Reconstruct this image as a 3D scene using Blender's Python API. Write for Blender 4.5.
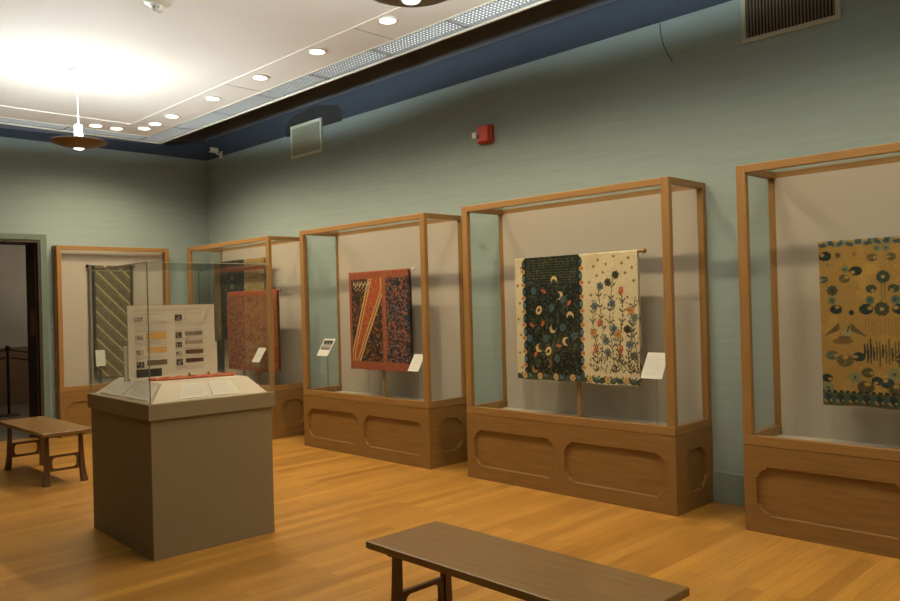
import bpy, bmesh, math, random
import numpy as np
from mathutils import Vector, Matrix
random.seed(7); rng = np.random.default_rng(11)
S = bpy.context.scene; COL = S.collection
for o in list(bpy.data.objects): bpy.data.objects.remove(o)

# ---------------------------------------------------------------- camera, world, exposure
def camera():
    f, yaw, pit, rol = 786.96, math.radians(44.73), math.radians(0.243), math.radians(-1.516)
    fw = Vector((math.sin(yaw)*math.cos(pit), math.cos(yaw)*math.cos(pit), math.sin(pit)))
    rt = Vector((math.cos(yaw), -math.sin(yaw), 0)); up = rt.cross(fw)
    r2 = math.cos(rol)*rt + math.sin(rol)*up; u2 = -math.sin(rol)*rt + math.cos(rol)*up
    c = bpy.data.cameras.new('camera'); c.sensor_width = 36; c.lens = f/900*36; c.clip_start = .05
    o = bpy.data.objects.new('camera', c); COL.objects.link(o)
    m = Matrix((r2, u2, -fw)).transposed().to_4x4(); m.translation = Vector((0, 0, 1.55)); o.matrix_world = m
    S.camera = o
camera()
W = bpy.data.worlds.new('world'); S.world = W; W.use_nodes = True
W.node_tree.nodes['Background'].inputs[0].default_value = (1, .8, .6, 1)
W.node_tree.nodes['Background'].inputs[1].default_value = .01
S.view_settings.view_transform = 'Standard'; S.view_settings.look = 'None'; S.view_settings.gamma = 1
S.view_settings.use_curve_mapping = False; S.view_settings.exposure = 0.15
DOWN_W = 78.0; DOWN_COL = (1, .80, .52); UP_W = 23.0; UP_COL = (.88, .98, 1); STRIP_E = 1.5; STRIP_COL = (.86, .97, 1.0)

# ---------------------------------------------------------------- helpers
def lin(c): return tuple((v/255/12.92 if v/255 <= .04045 else ((v/255+.055)/1.055)**2.4) for v in c)
def linA(a): a = a/255.; return np.where(a <= .04045, a/12.92, ((a+.055)/1.055)**2.4)

class MB:
    def __init__(s): s.bm = bmesh.new()
    def box(s, x0, x1, y0, y1, z0, z1, bev=0, mi=0, rot=None):
        r = bmesh.ops.create_cube(s.bm, size=1); vs = r['verts']
        bmesh.ops.scale(s.bm, vec=(x1-x0, y1-y0, z1-z0), verts=vs)
        if bev:
            es = list({e for v in vs for e in v.link_edges})
            q = bmesh.ops.bevel(s.bm, geom=es, offset=bev, segments=2, affect='EDGES', profile=.5)
            vs = list({v for f in q['faces'] for v in f.verts} | {v for v in vs if v.is_valid})
        if rot is not None: bmesh.ops.transform(s.bm, matrix=rot, verts=vs)
        bmesh.ops.translate(s.bm, vec=((x0+x1)/2, (y0+y1)/2, (z0+z1)/2), verts=vs)
        if mi:
            for f in {f for v in vs for f in v.link_faces}: f.material_index = mi
        return s
    def poly(s, pts, mi=0):
        f = s.bm.faces.new([s.bm.verts.new(p) for p in pts]); f.material_index = mi; return s
    def hexa(s, a, b, mi=0):           # a: 4 bottom pts, b: 4 top pts
        va = [s.bm.verts.new(p) for p in a]; vb = [s.bm.verts.new(p) for p in b]
        fs = [s.bm.faces.new(va[::-1]), s.bm.faces.new(vb)]
        for i in range(4): fs.append(s.bm.faces.new((va[i], va[(i+1) % 4], vb[(i+1) % 4], vb[i])))
        for f in fs: f.material_index = mi
        return s
    def lathe(s, prof, n=32, c=(0, 0, 0), axis='z'):
        rings = []
        for r, z in prof:
            ring = []
            for i in range(n):
                a = 2*math.pi*i/n; p = (r*math.cos(a), r*math.sin(a), z)
                if axis == 'x': p = (p[2], p[0], p[1])
                if axis == 'y': p = (p[1], p[2], p[0])
                ring.append(s.bm.verts.new((c[0]+p[0], c[1]+p[1], c[2]+p[2])))
            rings.append(ring)
        for a, b in zip(rings, rings[1:]):
            for i in range(n): s.bm.faces.new((a[i], a[(i+1) % n], b[(i+1) % n], b[i]))
        s.bm.faces.new(rings[0][::-1]); s.bm.faces.new(rings[-1]); return s
    def tube(s, pts, r, n=8, closed=False):
        pts = [Vector(p) for p in pts]; rings = []; N = len(pts); ref = None
        for i, p in enumerate(pts):
            if closed: t = pts[(i+1) % N]-pts[i-1]
            else: t = pts[min(i+1, N-1)]-pts[max(i-1, 0)]
            t.normalize()
            if ref is None: ref = Vector((0, 0, 1)) if abs(t.z) < .9 else Vector((1, 0, 0))
            u = (ref - t*ref.dot(t)).normalized(); ref = u; w = t.cross(u)
            rr = r[i] if hasattr(r, '__len__') else r
            rings.append([s.bm.verts.new(p+u*rr*math.cos(2*math.pi*k/n)+w*rr*math.sin(2*math.pi*k/n)) for k in range(n)])
        prs = list(zip(rings, rings[1:])) + ([(rings[-1], rings[0])] if closed else [])
        for a, b in prs:
            for k in range(n): s.bm.faces.new((a[k], a[(k+1) % n], b[(k+1) % n], b[k]))
        if not closed: s.bm.faces.new(rings[0][::-1]); s.bm.faces.new(rings[-1])
        return s
    def slab(s, outer, holes, T):      # 2-D outline with holes; T maps (a,b,t) to 3-D; thickness 0..1 passed through t
        es = []
        for loop in [outer]+holes:
            vs = [s.bm.verts.new(T(a, b, 0)) for a, b in loop]
            es += [s.bm.edges.new((vs[i], vs[(i+1) % len(vs)])) for i in range(len(vs))]
        g = bmesh.ops.triangle_fill(s.bm, edges=es, use_beauty=True)
        fs = [x for x in g['geom'] if isinstance(x, bmesh.types.BMFace)]
        e = bmesh.ops.extrude_face_region(s.bm, geom=fs)
        d = Vector(T(0, 0, 1))-Vector(T(0, 0, 0))
        bmesh.ops.translate(s.bm, vec=d, verts=[v for v in e['geom'] if isinstance(v, bmesh.types.BMVert)])
        return s
    def build(s, name, mat, parent=None, smooth=False, loc=None):
        bmesh.ops.recalc_face_normals(s.bm, faces=s.bm.faces)
        me = bpy.data.meshes.new(name); s.bm.to_mesh(me); s.bm.free()
        for m in (mat if isinstance(mat, (list, tuple)) else [mat]): me.materials.append(m)
        if smooth:
            for p in me.polygons: p.use_smooth = True
            me.set_sharp_from_angle(angle=math.radians(40))
        o = bpy.data.objects.new(name, me); COL.objects.link(o)
        if parent: o.parent = parent
        if loc: o.location = loc
        return o

def tag(o, label=None, cat=None, group=None, kind=None):
    if label: o['label'] = label
    if cat: o['category'] = cat
    if group: o['group'] = group
    if kind: o['kind'] = kind
    return o
def empty(name, loc=(0, 0, 0), rz=0):
    o = bpy.data.objects.new(name, None); COL.objects.link(o); o.location = loc; o.rotation_euler = (0, 0, rz); o.empty_display_size = .1
    return o
def copy_tree(o, parent=None):
    c = o.copy(); COL.objects.link(c); c.parent = parent
    for ch in list(o.children): copy_tree(ch, c)
    return c

# ---------------------------------------------------------------- materials
def mat(name, col=(.5, .5, .5), rough=.6, metal=0, spec=.5, emit=None, es=0):
    m = bpy.data.materials.new(name); m.use_nodes = True; b = m.node_tree.nodes['Principled BSDF']
    b.inputs['Base Color'].default_value = (*col, 1); b.inputs['Roughness'].default_value = rough
    b.inputs['Metallic'].default_value = metal; b.inputs['Specular IOR Level'].default_value = spec
    if emit: b.inputs['Emission Color'].default_value = (*emit, 1); b.inputs['Emission Strength'].default_value = es
    return m
def noisy(name, c1, c2, scale=(1, 1, 1), nscale=5, rough=.6, bump=0, detail=4, spec=.5, lo=.3, hi=.7, coord='Object'):
    m = mat(name, c1, rough, spec=spec); nt = m.node_tree; N = nt.nodes; L = nt.links; b = N['Principled BSDF']
    tc = N.new('ShaderNodeTexCoord'); mp = N.new('ShaderNodeMapping'); mp.inputs['Scale'].default_value = scale
    L.new(tc.outputs[coord], mp.inputs[0])
    n = N.new('ShaderNodeTexNoise'); n.inputs['Scale'].default_value = nscale; n.inputs['Detail'].default_value = detail
    L.new(mp.outputs[0], n.inputs['Vector'])
    r = N.new('ShaderNodeValToRGB'); r.color_ramp.elements[0].position = lo; r.color_ramp.elements[1].position = hi
    r.color_ramp.elements[0].color = (*c1, 1); r.color_ramp.elements[1].color = (*c2, 1)
    L.new(n.outputs['Fac'], r.inputs[0]); L.new(r.outputs[0], b.inputs['Base Color'])
    if bump:
        bp = N.new('ShaderNodeBump'); bp.inputs['Strength'].default_value = bump; bp.inputs['Distance'].default_value = .004
        L.new(n.outputs['Fac'], bp.inputs['Height']); L.new(bp.outputs[0], b.inputs['Normal'])
    return m
def wood(name, c1, c2, axis='x', rough=.42):
    sc = {'x': (.6, 9, 9), 'y': (9, .6, 9), 'z': (9, 9, .6)}[axis]
    return noisy(name, c1, c2, sc, 5, rough, .08, 6)
OAK1, OAK2 = (.25, .132, .037), (.31, .170, .052)
oak = {a: wood('oak_'+a, OAK1, OAK2, a) for a in 'xyz'}
oakb = {a: wood('base_oak_'+a, (.200, .104, .026), (.258, .138, .037), a, .45) for a in 'xyz'}
bench_wood = {a: wood('bench_wood_'+a, (.160, .085, .025), (.225, .122, .038), a, .33) for a in 'xyz'}
leg_wood = {a: wood('leg_wood_'+a, (.075, .030, .012), (.11, .046, .018), a, .38) for a in 'xyz'}

def glass_mat(name, tint=(.93, .97, .94), mul=1.0):
    m = bpy.data.materials.new(name); m.use_nodes = True; nt = m.node_tree; N = nt.nodes; L = nt.links
    N.remove(N['Principled BSDF']); out = N['Material Output']
    t = N.new('ShaderNodeBsdfTransparent'); t.inputs[0].default_value = (*tint, 1)
    g = N.new('ShaderNodeBsdfGlossy'); g.inputs['Roughness'].default_value = .0
    ge = N.new('ShaderNodeNewGeometry'); dt = N.new('ShaderNodeVectorMath'); dt.operation = 'DOT_PRODUCT'
    L.new(ge.outputs['Normal'], dt.inputs[0]); L.new(ge.outputs['Incoming'], dt.inputs[1])
    ab = N.new('ShaderNodeMath'); ab.operation = 'ABSOLUTE'; L.new(dt.outputs['Value'], ab.inputs[0])
    sb = N.new('ShaderNodeMath'); sb.operation = 'SUBTRACT'; sb.inputs[0].default_value = 1; L.new(ab.outputs[0], sb.inputs[1])
    pw_ = N.new('ShaderNodeMath'); pw_.operation = 'POWER'; pw_.inputs[1].default_value = 5; L.new(sb.outputs[0], pw_.inputs[0])
    fr = N.new('ShaderNodeMath'); fr.operation = 'MULTIPLY_ADD'; fr.inputs[1].default_value = .96; fr.inputs[2].default_value = .04; L.new(pw_.outputs[0], fr.inputs[0])
    mm = N.new('ShaderNodeMath'); mm.operation = 'MULTIPLY'; mm.inputs[1].default_value = mul
    mx = N.new('ShaderNodeMixShader'); L.new(fr.outputs[0], mm.inputs[0]); L.new(mm.outputs[0], mx.inputs[0])
    L.new(t.outputs[0], mx.inputs[1]); L.new(g.outputs[0], mx.inputs[2]); L.new(mx.outputs[0], out.inputs[0]); return m
glass = glass_mat('clear_glass', (.985, .993, .987), .55)
seam = mat('glass_edge', (.20, .22, .17), .25)

def floor_mat():
    m = mat('strip_floor', (.5, .3, .1), .32); nt = m.node_tree; N = nt.nodes; L = nt.links; b = N['Principled BSDF']
    tc = N.new('ShaderNodeTexCoord')
    br = N.new('ShaderNodeTexBrick'); br.inputs['Scale'].default_value = 1; br.offset = .37; br.offset_frequency = 2
    br.inputs['Brick Width'].default_value = 1.35; br.inputs['Row Height'].default_value = .095; br.inputs['Mortar Size'].default_value = .0012
    br.inputs['Color1'].default_value = (.47, .238, .046, 1); br.inputs['Color2'].default_value = (.31, .142, .024, 1)
    br.inputs['Mortar'].default_value = (.24, .10, .018, 1); br.inputs['Bias'].default_value = -.2
    L.new(tc.outputs['Object'], br.inputs['Vector'])
    mp = N.new('ShaderNodeMapping'); mp.inputs['Scale'].default_value = (.9, 14, 1); L.new(tc.outputs['Object'], mp.inputs[0])
    n = N.new('ShaderNodeTexNoise'); n.inputs['Scale'].default_value = 4; n.inputs['Detail'].default_value = 6; L.new(mp.outputs[0], n.inputs['Vector'])
    mp2 = N.new('ShaderNodeMapping'); mp2.inputs['Scale'].default_value = (.35, 3.2, 1); L.new(tc.outputs['Object'], mp2.inputs[0])
    n2 = N.new('ShaderNodeTexNoise'); n2.inputs['Scale'].default_value = 1.5; n2.inputs['Detail'].default_value = 2; L.new(mp2.outputs[0], n2.inputs['Vector'])
    ad = N.new('ShaderNodeMath'); ad.operation = 'ADD'; L.new(n.outputs[0], ad.inputs[0]); L.new(n2.outputs[0], ad.inputs[1])
    mr = N.new('ShaderNodeMapRange'); mr.inputs[1].default_value = .7; mr.inputs[2].default_value = 1.3; mr.inputs[3].default_value = .78; mr.inputs[4].default_value = 1.16
    L.new(ad.outputs[0], mr.inputs[0])
    mx = N.new('ShaderNodeMix'); mx.data_type = 'RGBA'; mx.blend_type = 'MULTIPLY'; mx.inputs[0].default_value = 1
    L.new(br.outputs[0], mx.inputs[6]); L.new(mr.outputs[0], mx.inputs[7]); L.new(mx.outputs[2], b.inputs['Base Color'])
    return m
m_floor = floor_mat()
m_wall = noisy('green_linen_wall', (.272, .345, .325), (.30, .376, .356), (.6, .6, 9), 4, .8, .06, 6, .2)
m_trimgreen = noisy('green_trim_paint', (.20, .26, .225), (.22, .28, .24), nscale=3, rough=.55)
m_blue = noisy('blue_paint', (.034, .046, .068), (.040, .055, .080), (1, 1, 6), 3, .8)
m_black = noisy('black_brown_paint', (.135, .150, .170), (.155, .172, .195), nscale=3, rough=.9)
m_patch = noisy('charcoal_paint', (.020, .022, .022), (.034, .034, .032), nscale=6, rough=.9)
m_ceil = noisy('ceiling_plaster', (.70, .655, .59), (.72, .675, .61), nscale=2, rough=.85, spec=.2)
m_cream = mat('cream_metal', (.60, .57, .46), .5)
m_white = mat('white_enamel', (.72, .72, .68), .4)
m_greycloth = noisy('beige_case_fabric', (.44, .395, .33), (.48, .43, .36), (60, 60, 60), 6, .95, .1, 3, .1)
m_felt = noisy('pale_case_floor', (.47, .44, .36), (.52, .48, .40), nscale=40, rough=.95)
m_brownwood = wood('dark_brown_wood', (.030, .017, .010), (.045, .026, .015), 'z', .5)
m_taupe = noisy('taupe_fabric', (.235, .180, .100), (.26, .198, .112), (50, 50, 50), 6, .9, .05, 3, .1)
m_taupe2 = noisy('taupe_cap', (.25, .195, .11), (.27, .21, .12), (50, 50, 50), 6, .85, .05, 3, .1)
m_card = noisy('cream_card', (.60, .51, .385), (.63, .54, .41), nscale=8, rough=.9)
m_paper = mat('white_paper', (.74, .72, .66), .85)
m_iron = mat('dark_iron', (.03, .025, .02), .45, .5)
m_black2 = mat('black_plastic', (.01, .01, .01), .4)
m_brass = mat('dull_brass', (.30, .20, .09), .35, .8)
m_dish = noisy('brown_lacquer', (.135, .085, .038), (.16, .10, .045), nscale=4, rough=.35)

# ---------------------------------------------------------------- the setting
XW, YB, XL, YF, HC, ZT = 5.595, 10.615, -3.2, -2.4, 3.75, 4.5
def struct(o): return tag(o, kind='structure')
struct(MB().box(XL-.15, 7.2, YF-.15, YB+.2, -.12, 0).build('floor', m_floor))
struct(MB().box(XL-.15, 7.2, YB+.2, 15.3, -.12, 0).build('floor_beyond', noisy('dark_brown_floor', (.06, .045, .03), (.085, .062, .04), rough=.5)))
# right wall: green, blue band, near black above
wr = MB()
wr.box(XW, XW+.15, YF, YB+.45, 0, 3.731); wr.box(XW, XW+.15, YF, YB, 3.731, 4.023, mi=1); wr.box(XW, XW+.15, YF, YB, 4.023, ZT, mi=2)
pt = [(7.30, 3.70), (7.28, 3.80), (7.38, 3.90), (7.55, 3.93), (7.8, 3.985), (8.05, 3.965), (8.25, 3.94), (8.40, 3.90), (8.47, 3.80), (8.45, 3.70)]
wr.slab([(a*1.008, 1.55+(b-1.55)*1.008) for a, b in pt], [], lambda a, b, t: (XW-.0015*t, a, b))
for f in wr.bm.faces:
    if all(v.co.x < XW+.0005 and 7.2 < v.co.y < 8.7 and v.co.z > 3.69 for v in f.verts): f.material_index = 3
struct(wr.build('wall_right', [m_wall, m_blue, m_black, m_patch]))
# back wall with the doorway, 0.45 thick
DX0, DX1, DZ = 1.36, 3.302, 2.482
wb = MB()
wb.box(XL, DX0, YB, YB+.45, 0, 3.731); wb.box(DX1, XW, YB, YB+.45, 0, 3.731); wb.box(DX0, DX1, YB, YB+.45, DZ, 3.731)
for (x0, x1, za, zb) in ((XL, 3.0, 3.82, 3.84), (3.0, 4.6, 3.84, 3.87), (4.6, XW, 3.87, 4.023)):
    wb.hexa([(x0, YB, 3.731), (x1, YB, 3.731), (x1, YB+.4, 3.731), (x0, YB+.4, 3.731)], [(x0, YB, za), (x1, YB, zb), (x1, YB+.4, zb), (x0, YB+.4, za)], 1)
    wb.hexa([(x0, YB, za), (x1, YB, zb), (x1, YB+.4, zb), (x0, YB+.4, za)], [(x0, YB, ZT), (x1, YB, ZT), (x1, YB+.4, ZT), (x0, YB+.4, ZT)], 2)
struct(wb.build('wall_back', [m_wall, m_blue, m_black]))
struct(MB().box(XL-.15, XL, YF-.15, YB+.45, 0, ZT).build('wall_left', m_wall))
struct(MB().box(XL, XW+.15, YF-.15, YF, 0, ZT).build('wall_front', m_wall))
struct(MB().box(XW-.016, XW, YF, YB, 0, .235, .004).build('baseboard_right', m_trimgreen))
struct(MB().box(DX1+.09, XW-.02, YB-.016, YB, 0, .235, .004).build('baseboard_back', m_trimgreen))
# doorway trim and jamb
tr = MB(); tr.box(DX1, DX1+.075, YB-.022, YB, 0, DZ+.075, .006); tr.box(DX0-.075, DX0, YB-.022, YB, 0, DZ+.075, .006); tr.box(DX0, DX1, YB-.022, YB, DZ, DZ+.075, .006)
struct(tr.build('trim_1', noisy('dark_green_casing', (.115, .16, .125), (.13, .18, .14), rough=.6)))
jb = MB(); jb.box(DX1-.03, DX1, YB-.01, YB+.46, 0, DZ-.03); jb.box(DX0, DX0+.03, YB-.01, YB+.46, 0, DZ-.03); jb.box(DX0, DX1, YB-.01, YB+.46, DZ-.03, DZ)
jb.box(DX1-.045, DX1-.03, YB+.06, YB+.10, 0, DZ-.03, .003)
struct(jb.build('trim_2', m_brownwood))
# the room beyond
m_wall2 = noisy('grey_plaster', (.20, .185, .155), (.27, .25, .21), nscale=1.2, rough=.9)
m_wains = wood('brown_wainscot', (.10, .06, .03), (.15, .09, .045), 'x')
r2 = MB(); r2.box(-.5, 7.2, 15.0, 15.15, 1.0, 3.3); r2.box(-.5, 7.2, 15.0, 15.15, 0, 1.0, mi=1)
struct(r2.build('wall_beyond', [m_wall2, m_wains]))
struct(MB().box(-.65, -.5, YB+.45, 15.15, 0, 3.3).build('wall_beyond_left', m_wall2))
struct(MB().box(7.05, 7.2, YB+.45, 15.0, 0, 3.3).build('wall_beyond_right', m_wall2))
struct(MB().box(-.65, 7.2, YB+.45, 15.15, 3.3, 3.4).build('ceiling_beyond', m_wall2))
# ceiling: slab, bead and the black plenum above
SX0, SX1, SY0, SY1 = 4.30, 4.565, 9.635, 9.905
cl = MB(); cl.box(XL, SX0, YF, SY0, HC, HC+.05)
struct(cl.build('ceiling', m_ceil))
bd = MB()
bd.box(3.850, 3.866, YF, 9.116, HC-.008, HC, .002); bd.box(XL, 3.866, 9.100, 9.116, HC-.008, HC, .002)
struct(bd.build('trim_3', m_ceil))
jn = MB()
for y in (9.0-.93*k*2.2 for k in range(6)): jn.box(3.87, 4.30, y, y+.006, HC-.0015, HC)
struct(jn.build('trim_4', mat('ceiling_joint', (.22, .19, .15), .9)))  # thin dark strips mark the joints in the ceiling border
ed = MB(); ed.box(SX1, SX1+.022, YF, SY1+.022, HC-.014, HC+.09, .003); ed.box(XL, SX1, SY1, SY1+.022, HC-.014, HC+.09, .003)
ed.box(SX0-.012, SX0, YF, SY0, HC-.006, HC+.0, 0); ed.box(XL, SX0, SY0-.012, SY0, HC-.006, HC, 0)
struct(ed.build('trim_5', m_cream))
struct(MB().box(XL-.15, XW+.15, YF-.15, YB+.45, ZT, ZT+.1).build('ceiling_plenum', m_black))
pl = MB(); pl.box(4.62, 4.66, YF, 10.0, HC+.14, ZT); pl.box(XL, 4.62, 9.96, 10.0, HC+.14, ZT)
struct(pl.build('trim_6', m_black))
struct(MB().box(5.05, XW, YF, YB, 4.22, 4.28).build('trim_7', noisy('dark_brown_board', (.12, .098, .075), (.14, .115, .09), rough=.8)))

# ---------------------------------------------------------------- ceiling strip lights
m_diff = mat('strip_diffuser', (.8, .8, .8), .8, emit=STRIP_COL, es=STRIP_E)
m_louv = mat('louver_grey', (.30, .30, .29), .5)
def make_strip():
    L_, Wd = .93, .265
    r = empty('strip_light')
    h = MB(); h.box(0, L_, 0, .006, 0, .08); h.box(0, L_, Wd-.006, Wd, 0, .08); h.box(0, .009, .006, Wd-.006, 0, .08); h.box(L_-.009, L_, .006, Wd-.006, 0, .08); h.box(0, L_, 0, Wd, .08, .086)
    h.build('housing', mat('grey_housing', (.20, .20, .19), .5), r)
    d = MB(); d.box(.01, L_-.01, .007, Wd-.007, .026, .032); d.build('diffuser', m_diff, r)
    g = MB(); n1, n2 = 24, 7
    for i in range(1, n1): x = .009+(L_-.018)*i/n1; g.box(x-.0028, x+.0028, .006, Wd-.006, .002, .012)
    for j in range(1, n2): y = .006+(Wd-.012)*j/n2; g.box(.009, L_-.009, y-.0028, y+.0028, .002, .012)
    g.build('louver', m_louv, r); return r
strip0 = make_strip(); ordn = ['first', 'second', 'third', 'fourth', 'fifth', 'sixth', 'seventh', 'eighth', 'ninth', 'tenth', 'eleventh', 'twelfth', 'thirteenth', 'fourteenth']
used = [0]
def strip(loc, rz, label, grp):
    o = strip0 if not used[0] else copy_tree(strip0); used[0] = 1
    o.location = loc; o.rotation_euler = (0, 0, rz); tag(o, label, 'ceiling light', grp)
for k in range(13):
    y = SY1-.93*k
    # local x runs towards the far corner, local y towards the room
    strip((SX1, y-.93, HC+.0), math.pi/2, f'{ordn[k]} long white grid ceiling light from the far corner, above the row of big cases', 'grid strip lights above the big cases')
for k in range(8):
    x = SX0-.004-.93*(k+1)
    strip((x, SY0+.001, HC), 0, f'{ordn[k]} white grid ceiling light from the corner, above the far wall with the doorway', 'grid strip lights along the doorway wall')

# ---------------------------------------------------------------- downlights
m_lens = mat('downlight_lens', (.9, .9, .9), .5, emit=(1, .93, .80), es=5.0)
dl0 = None
def downlight(x, y, label, power=1.0, aim=None):
    global dl0
    if dl0 is None:
        r = empty('recessed_downlight')
        MB().lathe([(.058, 0), (.074, 0), (.078, -.004), (.074, -.008), (.058, -.008)], 28).build('trim_ring', m_cream, r, True)
        MB().lathe([(.0575, -.004), (.0575, -.0095)], 28).build('lens', m_lens, r)
        dl0 = r
    else: r = copy_tree(dl0)
    r.location = (x, y, HC); r.scale = (1.12, 1.12, 1); tag(r, label, 'ceiling light', 'recessed downlights in the ceiling border')
    l = bpy.data.lights.new('downlight_beam', 'SPOT'); l.energy = DOWN_W*power; l.color = DOWN_COL; l.spot_size = math.radians(150); l.spot_blend = .7; l.shadow_soft_size = .055
    o = bpy.data.objects.new('beam', l); COL.objects.link(o); o.parent = r; o.location = (0, 0, -.015)
    return r
for k in range(-6, 0):
    downlight(3.95, 4.60+.965*k, 'round recessed downlight in the border row behind the camera end of the room', 1.0 if k == -1 else .45)
dls = [(3.96, 4.60), (3.98, 5.56), (4.01, 6.53), (4.03, 7.49), (4.05, 8.46)]
for i, (x, y) in enumerate(dls):
    downlight(x, y, f'round lit downlight, {["nearest in view", "second nearest", "third nearest", "fourth nearest", "fifth nearest"][i]} in the row beside the long grid light')
downlight(4.06, 8.92, 'round lit downlight, right one of the close pair at the ceiling border corner', .35)
downlight(4.06, 9.22, 'round lit downlight, left one of the close pair at the ceiling border corner', .35)
downlight(3.81, 9.42, 'round lit downlight just left of the corner pair, on the doorway side', .35)
downlight(3.57, 9.42, 'round lit downlight closest to the nearby hanging dish pendant, on the doorway side', .35)

# ---------------------------------------------------------------- pendants
def pendant(x, y, label):
    r = empty('pendant_lamp', (x, y, HC)); tag(r, label, 'pendant lamp', 'brown dish pendants')
    MB().lathe([(.072, 0), (.072, -.012), (.06, -.03), (.012, -.034)], 32).build('canopy', m_white, r, True)
    MB().lathe([(.0045, -.03), (.0045, -.50)], 10).build('stem', m_white, r, True)
    MB().lathe([(.010, -.495), (.036, -.50), (.037, -.56), (.043, -.672), (.043, -.676)], 24).build('socket_sleeve', m_white, r, True)
    MB().lathe([(.05, -.683), (.05, -.675), (.15, -.662), (.232, -.645), (.238, -.650), (.232, -.656), (.15, -.688), (.06, -.708), (.05, -.708)], 48).build('dish', m_dish, r, True)
    MB().lathe([(.055, -.695), (.06, -.708), (.055, -.713), (.05, -.708)], 32).build('bulb_ring', m_brass, r, True)
    MB().lathe([(.046, -.70), (.047, -.708), (.042, -.716), (.028, -.722), (.008, -.724)], 28).build('bulb', mat('bulb_glass', (.8, .8, .8), .3, emit=(.85, .95, 1), es=1.6), r, True)
    l = bpy.data.lights.new('pendant_uplight', 'SPOT'); l.energy = UP_W; l.color = UP_COL; l.spot_size = math.radians(168); l.spot_blend = .25; l.shadow_soft_size = .10
    for s in (0,):
        o = bpy.data.objects.new('uplight', l); COL.objects.link(o); o.parent = r; o.location = (-.0, .16, -.60); o.rotation_euler = (math.pi, 0, 0)
    l.use_nodes = True; nt = l.node_tree; N = nt.nodes; Lk = nt.links; em = N['Emission']      # wide batwing spread of the reflector
    tc = N.new('ShaderNodeTexCoord'); sp = N.new('ShaderNodeSeparateXYZ'); Lk.new(tc.outputs['Normal'], sp.inputs[0])
    ab = N.new('ShaderNodeMath'); ab.operation = 'ABSOLUTE'; Lk.new(sp.outputs[2], ab.inputs[0])
    mx = N.new('ShaderNodeMath'); mx.operation = 'MAXIMUM'; mx.inputs[1].default_value = .10; Lk.new(ab.outputs[0], mx.inputs[0])
    pw = N.new('ShaderNodeMath'); pw.operation = 'POWER'; pw.inputs[1].default_value = -1.6; Lk.new(mx.outputs[0], pw.inputs[0])
    Lk.new(pw.outputs[0], em.inputs['Strength'])
    l2 = l.copy(); o = bpy.data.objects.new('uplight', l2); COL.objects.link(o); o.parent = r; o.location = (0, -.16, -.60); o.rotation_euler = (math.pi, 0, 0)
    return r
pendant(2.64, 7.37, 'brown dish pendant lamp with white sleeve hanging whole in view near the doorway wall')
pendant(2.60, 2.84, 'brown dish pendant lamp of which only the lower rim shows above the cases')
pendant(2.64, -1.4, 'brown dish pendant lamp hanging behind the camera end of the room')

# detector on the ceiling
r = empty('motion_detector', (2.49, 5.38, HC)); tag(r, 'small cream detector with a stubby nose fixed to the ceiling', 'detector')
MB().lathe([(.095, 0), (.095, -.012), (.085, -.022), (.055, -.032), (.05, -.032)], 32).build('base', m_cream, r, True)
MB().lathe([(.038, -.03), (.036, -.05), (.034, -.068), (.022, -.080), (.006, -.084)], 24).build('nose', m_cream, r, True)
for a in (3.6, 4.4): MB().lathe([(.007, -.002), (.006, .003)], 12, (.036*math.cos(a), .036*math.sin(a), -.05), 'x').build('sensor_eye', m_black2, r)

# ---------------------------------------------------------------- wall fixtures
def vent(name, yc, z0, z1, w, fcol, slat, nl, label, depth=.02):
    r = empty(name, (XW, yc*1.008, (z0+z1)/2)); tag(r, label, 'vent'); h = (z1-z0)/2; b = .032
    f = MB(); f.slab([(-w/2, -h), (w/2, -h), (w/2, h), (-w/2, h)], [[(-w/2+b, -h+b), (w/2-b, -h+b), (w/2-b, h-b), (-w/2+b, h-b)]], lambda a, c, t: (-depth*t-.002, a, c)); f.build('frame', fcol, r)
    MB().box(-.006, -.0022, -w/2+b-.004, w/2-b+.004, -h+b-.004, h-b+.004).build('backing', slat[1], r)
    s = MB()
    for i in range(nl):
        y = -w/2+b+(w-2*b)*(i+.5)/nl; s.box(-depth+.004, -.0062, y-.0028, y+.0028, -h+b, h-b)
    s.build('louver', slat[0], r); return r
m_vf = mat('pale_green_metal', (.60, .66, .53), .5); m_vs = mat('grey_green_slats', (.48, .52, .41), .6); m_vb = mat('grey_green_backing', (.44, .48, .38), .8)
vent('air_vent', 8.005, 3.42, 3.825, .655, m_vf, (m_vs, m_vb), 34, 'pale green framed air vent with charcoal paint around its top, on the long wall')
vent('air_vent', 2.18, 3.385, 3.88, .68, mat('cream_green_metal', (.44, .43, .32), .5), (mat('tan_slats', (.26, .22, .14), .6), mat('dark_vent_backing', (.02, .015, .01), .9)), 26, 'cream framed air vent with dark upright slats, high above the nearest case')
r = empty('fire_alarm', (XW, 5.08, 3.163)); tag(r, 'red fire alarm horn with a white strobe on the long wall', 'fire alarm')
MB().box(-.05, -.002, -.092, .088, -.085, .082, .008).build('housing', mat('alarm_red', (.52, .05, .02), .4), r)
MB().box(-.092, -.05, -.084, .052, -.08, .074, .012).build('horn', mat('alarm_red_face', (.60, .065, .025), .4), r)
MB().box(-.108, -.05, .052, .104, -.035, .022, .005).build('strobe_lens', mat('strobe_clear', (.95, .95, .93), .2), r)
MB().box(-.096, -.091, .020, .050, -.045, -.005).build('sound_slot', m_black2, r)
r = empty('security_camera', (XW, 10.18, 3.75)); tag(r, 'little white security camera on the long wall beside the far corner', 'security camera')
MB().box(-.02, -.002, -.035, .035, -.05, .05, .004).build('wall_plate', m_cream, r)
MB().tube([(-.015, 0, 0), (-.07, 0, .01), (-.09, .0, .025)], .012).build('bracket', m_cream, r, True)
MB().box(-.185, -.06, -.032, .032, .02, .085, .01).build('body', m_cream, r)
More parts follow.
